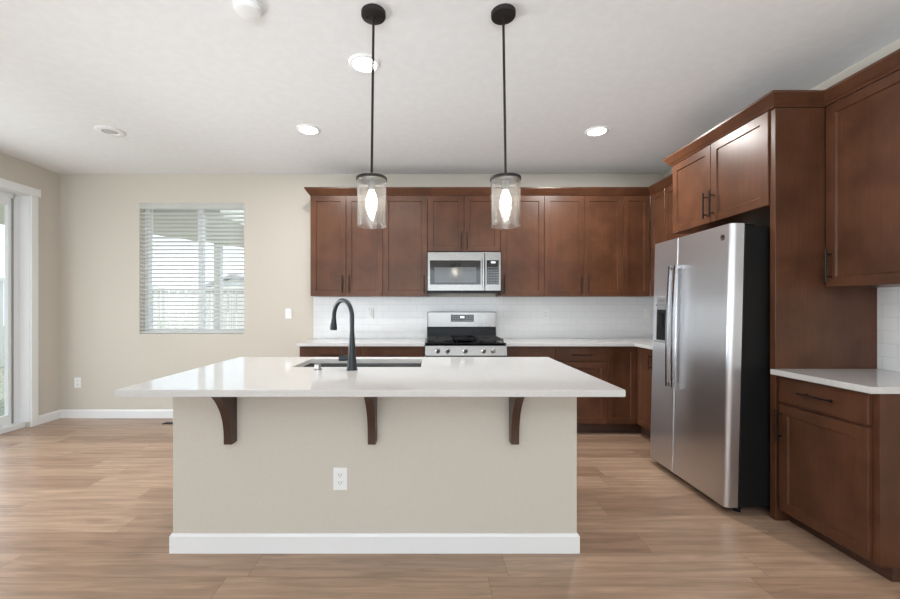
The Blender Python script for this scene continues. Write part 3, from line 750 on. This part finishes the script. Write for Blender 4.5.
bow(fyg - .034, 'handle', d1); bow(fyg + .034, 'handle', d2)
# water and ice dispenser on the freezer door
ds0, ds1 = fyg + .085, fy1 - .070
dsp = obj('dispenser', MB().box((XF - .007, ds0, .965), (XF - .0005, ds1, 1.322), .003), GREY, d2)
obj('dispenser_panel', MB().box((XF - .0092, ds0 + .008, 1.226), (XF - .0072, ds1 - .010, 1.314), .0008), mat('dispenser_keys', (.22, .22, .23), .35), dsp)
m = MB()
for i in range(4): m.box((XF - .0098, ds0 + .02 + i * .04, 1.25), (XF - .0093, ds0 + .045 + i * .04, 1.262))
m.box((XF - .0098, ds0 + .05, 1.28), (XF - .0093, ds0 + .13, 1.30))
obj('key_marks', m, MARK, dsp)
rc = obj('dispenser_recess', MB().box((XF - .0088, ds0 + .010, .985), (XF - .0072, ds1 - .012, 1.22), .0005), BLACKS, dsp)
obj('drip_tray', MB().box((XF - .026, ds0 + .004, .966), (XF - .0072, ds1 - .004, .980), .003), GREY, dsp)
obj('paddle', MB().box((XF - .014, (ds0 + ds1) / 2 - .02, 1.09), (XF - .0089, (ds0 + ds1) / 2 + .02, 1.19), .002), BLACKP, dsp)
# round badge on the near door
bc = (XF - .0006, 2.455, 1.672)
bd = obj('badge', MB().lathe([(.019, 0), (.019, -.0018), (.0155, -.0018), (.0155, -.0012), (.001, -.0012)], bc, 'x', 28), CHROME, d1)
m = MB().tube([(XF - .0022, bc[1] + .0105 * math.cos(a), bc[2] + .0105 * math.sin(a)) for a in [2 * PI * k / 24 for k in range(19)]], .0012, 6)
m.tube([(XF - .0022, bc[1] - .004, bc[2] - .005), (XF - .0022, bc[1] + .004, bc[2] + .005)], .0012, 6)
obj('monogram', m, BLACKM, bd)
for y_ in (fy0 + .06, fy1 - .06):
    obj('hinge_cover', MB().box((XF + .09, y_ - .025, 1.7355), (XF + .17, y_ + .025, 1.752), .003), BLACKP, t)
    obj('foot', MB().lathe([(.02, -.0155), (.02, .0345)], (XF + .12, y_, 0), 'z', 14), BLACKP, t)
    obj('foot', MB().lathe([(.02, .001), (.02, .0345)], (fxb - .06, y_, 0), 'z', 14), BLACKP, t)
t.rotation_euler = (0, tilt, 0); t.location.z = 0.0

# ------------------------------------------------------------------ ceiling fittings
def puck(px, py, label, power, lit=True, group=None):
    Y = F * (H - HC) / (CY - py); X = (px - CX) * Y / F
    t = thing('recessed_light', (X, Y, H - .012), label, 'ceiling light', group)
    obj('trim_ring', MB().lathe([(.072, -.0035), (.076, -.010), (.088, -.010), (.096, -.004), (.097, -.0004)], (X, Y, H), 'z', 40, cap=False), WPLAS, t)
    obj('diffuser', MB().lathe([(.001, -.008), (.060, -.0075), (.0725, -.004), (.0725, -.001)], (X, Y, H), 'z', 40, cap=False), LED if lit else OFF, t)
    if lit:
        l = bpy.data.lights.new('downlight', 'AREA'); l.shape = 'DISK'; l.size = .14; l.energy = power; l.color = (1, .975, .94)
        lo_ = bpy.data.objects.new('downlight', l); C.objects.link(lo_); lo_.parent = t; lo_.location = (0, 0, -.006)
    return X, Y
lit = [puck(364.5, 63.5, 'lit recessed ceiling light directly behind the left pendant rod', 9),
       puck(308.5, 129.5, 'small lit recessed ceiling light left of the pendants, ahead of the back cabinets', 11),
       puck(597, 131, 'lit recessed ceiling light to the right of both pendants', 20)]
Y = F * (H - HC) / (CY - 131); X = (110.5 - CX) * Y / F
t = thing('recessed_light', (X, Y, H - .012), 'unlit white ceiling disc with a grey centre, toward the left corner', 'ceiling light')
obj('trim_ring', MB().lathe([(.055, -.0045), (.062, -.012), (.092, -.012), (.106, -.005), (.107, -.0004)], (X, Y, H), 'z', 40, cap=False), WPLAS, t)
obj('diffuser', MB().lathe([(.001, -.0075), (.045, -.0075), (.0555, -.004), (.0555, -.001)], (X, Y, H), 'z', 40, cap=False), OFF, t)
Y = F * (H - HC - .02) / (CY - 10.5); X = (248 - CX) * Y / F
t = thing('smoke_detector', (X, Y, H - .035), 'round white smoke detector on the ceiling left of the left pendant', 'smoke detector')
obj('base', MB().lathe([(.070, -.010), (.070, -.0004)], (X, Y, H), 'z', 40), WPLAS, t)
obj('cover', MB().lathe([(.001, -.036), (.045, -.036), (.058, -.031), (.066, -.0105)], (X, Y, H), 'z', 40, cap=False), WPLAS, t)

def pendant(Xc, Xs, label):
    Y = 2.03
    t = thing('pendant_light', (Xc, Y, H), label, 'pendant light')
    z1, z0 = 1.914, 1.674
    obj('canopy', MB().lathe([(.002, -.024), (.055, -.024), (.0605, -.022), (.0625, -.018), (.0625, -.0004)], (Xc, Y, H), 'z', 36), BRONZE, t)
    for a in (0, PI): obj('canopy_screw', MB().lathe([(.0055, -.029), (.0055, -.0242)], (Xc + .034 * math.cos(a), Y + .01 * math.sin(a), H), 'z', 10), BRONZE, t)
    obj('rod', MB().tube([(Xc, Y, H - .024), (Xs, Y, z1 + .026)], .0065, 12), BRONZE, t)
    cpo = obj('cap', MB().lathe([(.0065, .028), (.011, .026), (.012, .012), (.076, .010), (.079, .007), (.079, -.004), (.076, -.006), (.002, -.006)], (Xs, Y, z1), 'z', 40), BRONZE, t)
    obj('socket', MB().lathe([(.020, -.0065), (.020, -.05), (.017, -.056), (.002, -.056)], (Xs, Y, z1), 'z', 24), BRONZE, cpo)
    # open-bottomed glass cylinder with real wall thickness
    gz_ = z0 - z1
    obj('glass_shade', MB().lathe([(.0735, -.0065), (.0745, -.0065), (.0745, gz_ + .010), (.0758, gz_ + .005), (.0752, gz_ + .001), (.0735, gz_), (.0705, gz_), (.0690, gz_ + .001), (.0684, gz_ + .005), (.0695, gz_ + .010), (.0695, -.0065), (.0735, -.0065)], (Xs, Y, z1), 'z', 56, cap=False), SHADE, t)
    obj('bulb', MB().lathe([(.001, -.165), (.007, -.163), (.013, -.153), (.0215, -.134), (.0265, -.115), (.0265, -.104), (.022, -.086), (.0155, -.070), (.0125, -.062), (.0120, -.0565)], (Xs, Y, z1), 'z', 28, cap=False), BULB, t)
pendant((373.5 - CX) * 2.03 / F, (371.7 - CX) * 2.03 / F, 'left glass cylinder pendant light over the island, above the faucet')
pendant((503.3 - CX) * 2.03 / F, (505.6 - CX) * 2.03 / F, 'right glass cylinder pendant light over the island, in front of the microwave side')

# ------------------------------------------------------------------ outside
struct('ground', MB().box((-30, D + WT + .001, -.25), (12, 40, -.06)), GRAVEL)
struct('yard', MB().box((-30, -14, -.25), (XL - WT - .001, D + WT, -.06)), GRAVEL)
ptop = [(-5.72, .3), (-5.72, 5.9), (-4.30, 5.9), (-3.38, 7.55), (-2.5, 7.55), (-2.5, D + WT + .01), (XL - WT - .01, D + WT + .01), (XL - WT - .01, .3)]
r_ = tag(obj('patio_roof', MB().prism(ptop, 'z', 2.36, 2.56), SOFFIT), 'tan covered patio roof outside the window and sliding door', 'roof')
X_ = (218.5 - CX) * 6.9 / F
tag(obj('patio_post', MB().box((X_ - .055, 6.845, -.06), (X_ + .055, 6.955, 2.359), .004), POST), 'pale square post holding the patio roof outside the window', 'post')
# fences
def fence(name, a, bnd, label, height, n):
    t = thing(name, ((a[0] + bnd[0]) / 2, (a[1] + bnd[1]) / 2, -.06), label, 'fence')
    A, B = Vector(a), Vector(bnd); d_ = (B - A); L_ = d_.length; d_.normalize(); nn = Vector((-d_.y, d_.x))
    m = MB(); w_ = L_ / n
    for i in range(n):
        p, q_ = A + d_ * (i * w_ + .016), A + d_ * ((i + 1) * w_ - .016)
        c = [p + nn * .012, q_ + nn * .012, q_ - nn * .012, p - nn * .012]
        m.prism([(v.x, v.y) for v in c], 'z', -.02, height - .05)
    obj('boards', m, FENCE, t)
    m = MB()
    for z_ in (.2, height - .05):
        c = [A + nn * .04, B + nn * .04, B + nn * .0125, A + nn * .0125] if z_ < 1 else [A + nn * .04, B + nn * .04, B - nn * .04, A - nn * .04]
        m.prism([(v.x, v.y) for v in c], 'z', z_, z_ + .09)
    obj('rails', m, FENCE, t)
    k = int(L_ // 2.4)
    for i in range(k + 1):
        p = A + d_ * min(i * 2.4, L_) + nn * .095
        obj('post', MB().box((p.x - .05, p.y - .05, -.06), (p.x + .05, p.y + .05, height + .06)), FENCE, t)
fence('fence', (-9.0, 9.4), (3.0, 9.4), 'pale board fence seen through the back window', 1.69, 60)
fence('fence', (-9.2, -4.0), (-9.2, 9.2), 'pale board fence seen through the sliding door glass', 1.85, 60)
# neighbouring houses
def house(x0, x1, y0, y1, zw, zr, label):
    t = thing('house', ((x0 + x1) / 2, (y0 + y1) / 2, -.06), label, 'house')
    obj('walls', MB().prism([(x0, -.06), (x1, -.06), (x1, zw), ((x0 + x1) / 2, zr - .06), (x0, zw)], 'y', y0, y1), SIDING, t)
    xm = (x0 + x1) / 2; e = .35; k = (zr - zw) / (xm - x0)
    m = MB()
    m.prism([(x0 - e, zw - k * e), (xm, zr), (x1 + e, zw - k * e), (x1 + e, zw - k * e + .14), (xm, zr + .14), (x0 - e, zw - k * e + .14)], 'y', y0 - .3, y1 + .3)
    obj('roof', m, ROOF, t)
    obj('window', MB().box((xm - .6, y0 - .02, 1.0), (xm + .6, y0 - .001, 2.0)), GREY, t)
house(-12.3, -7.9, 20.5, 29, 1.95, 2.85, 'grey gabled house behind the fence, left one in the window view')
house(-7.2, -3.6, 22.5, 31, 2.0, 2.95, 'grey gabled house behind the fence, right one in the window view')
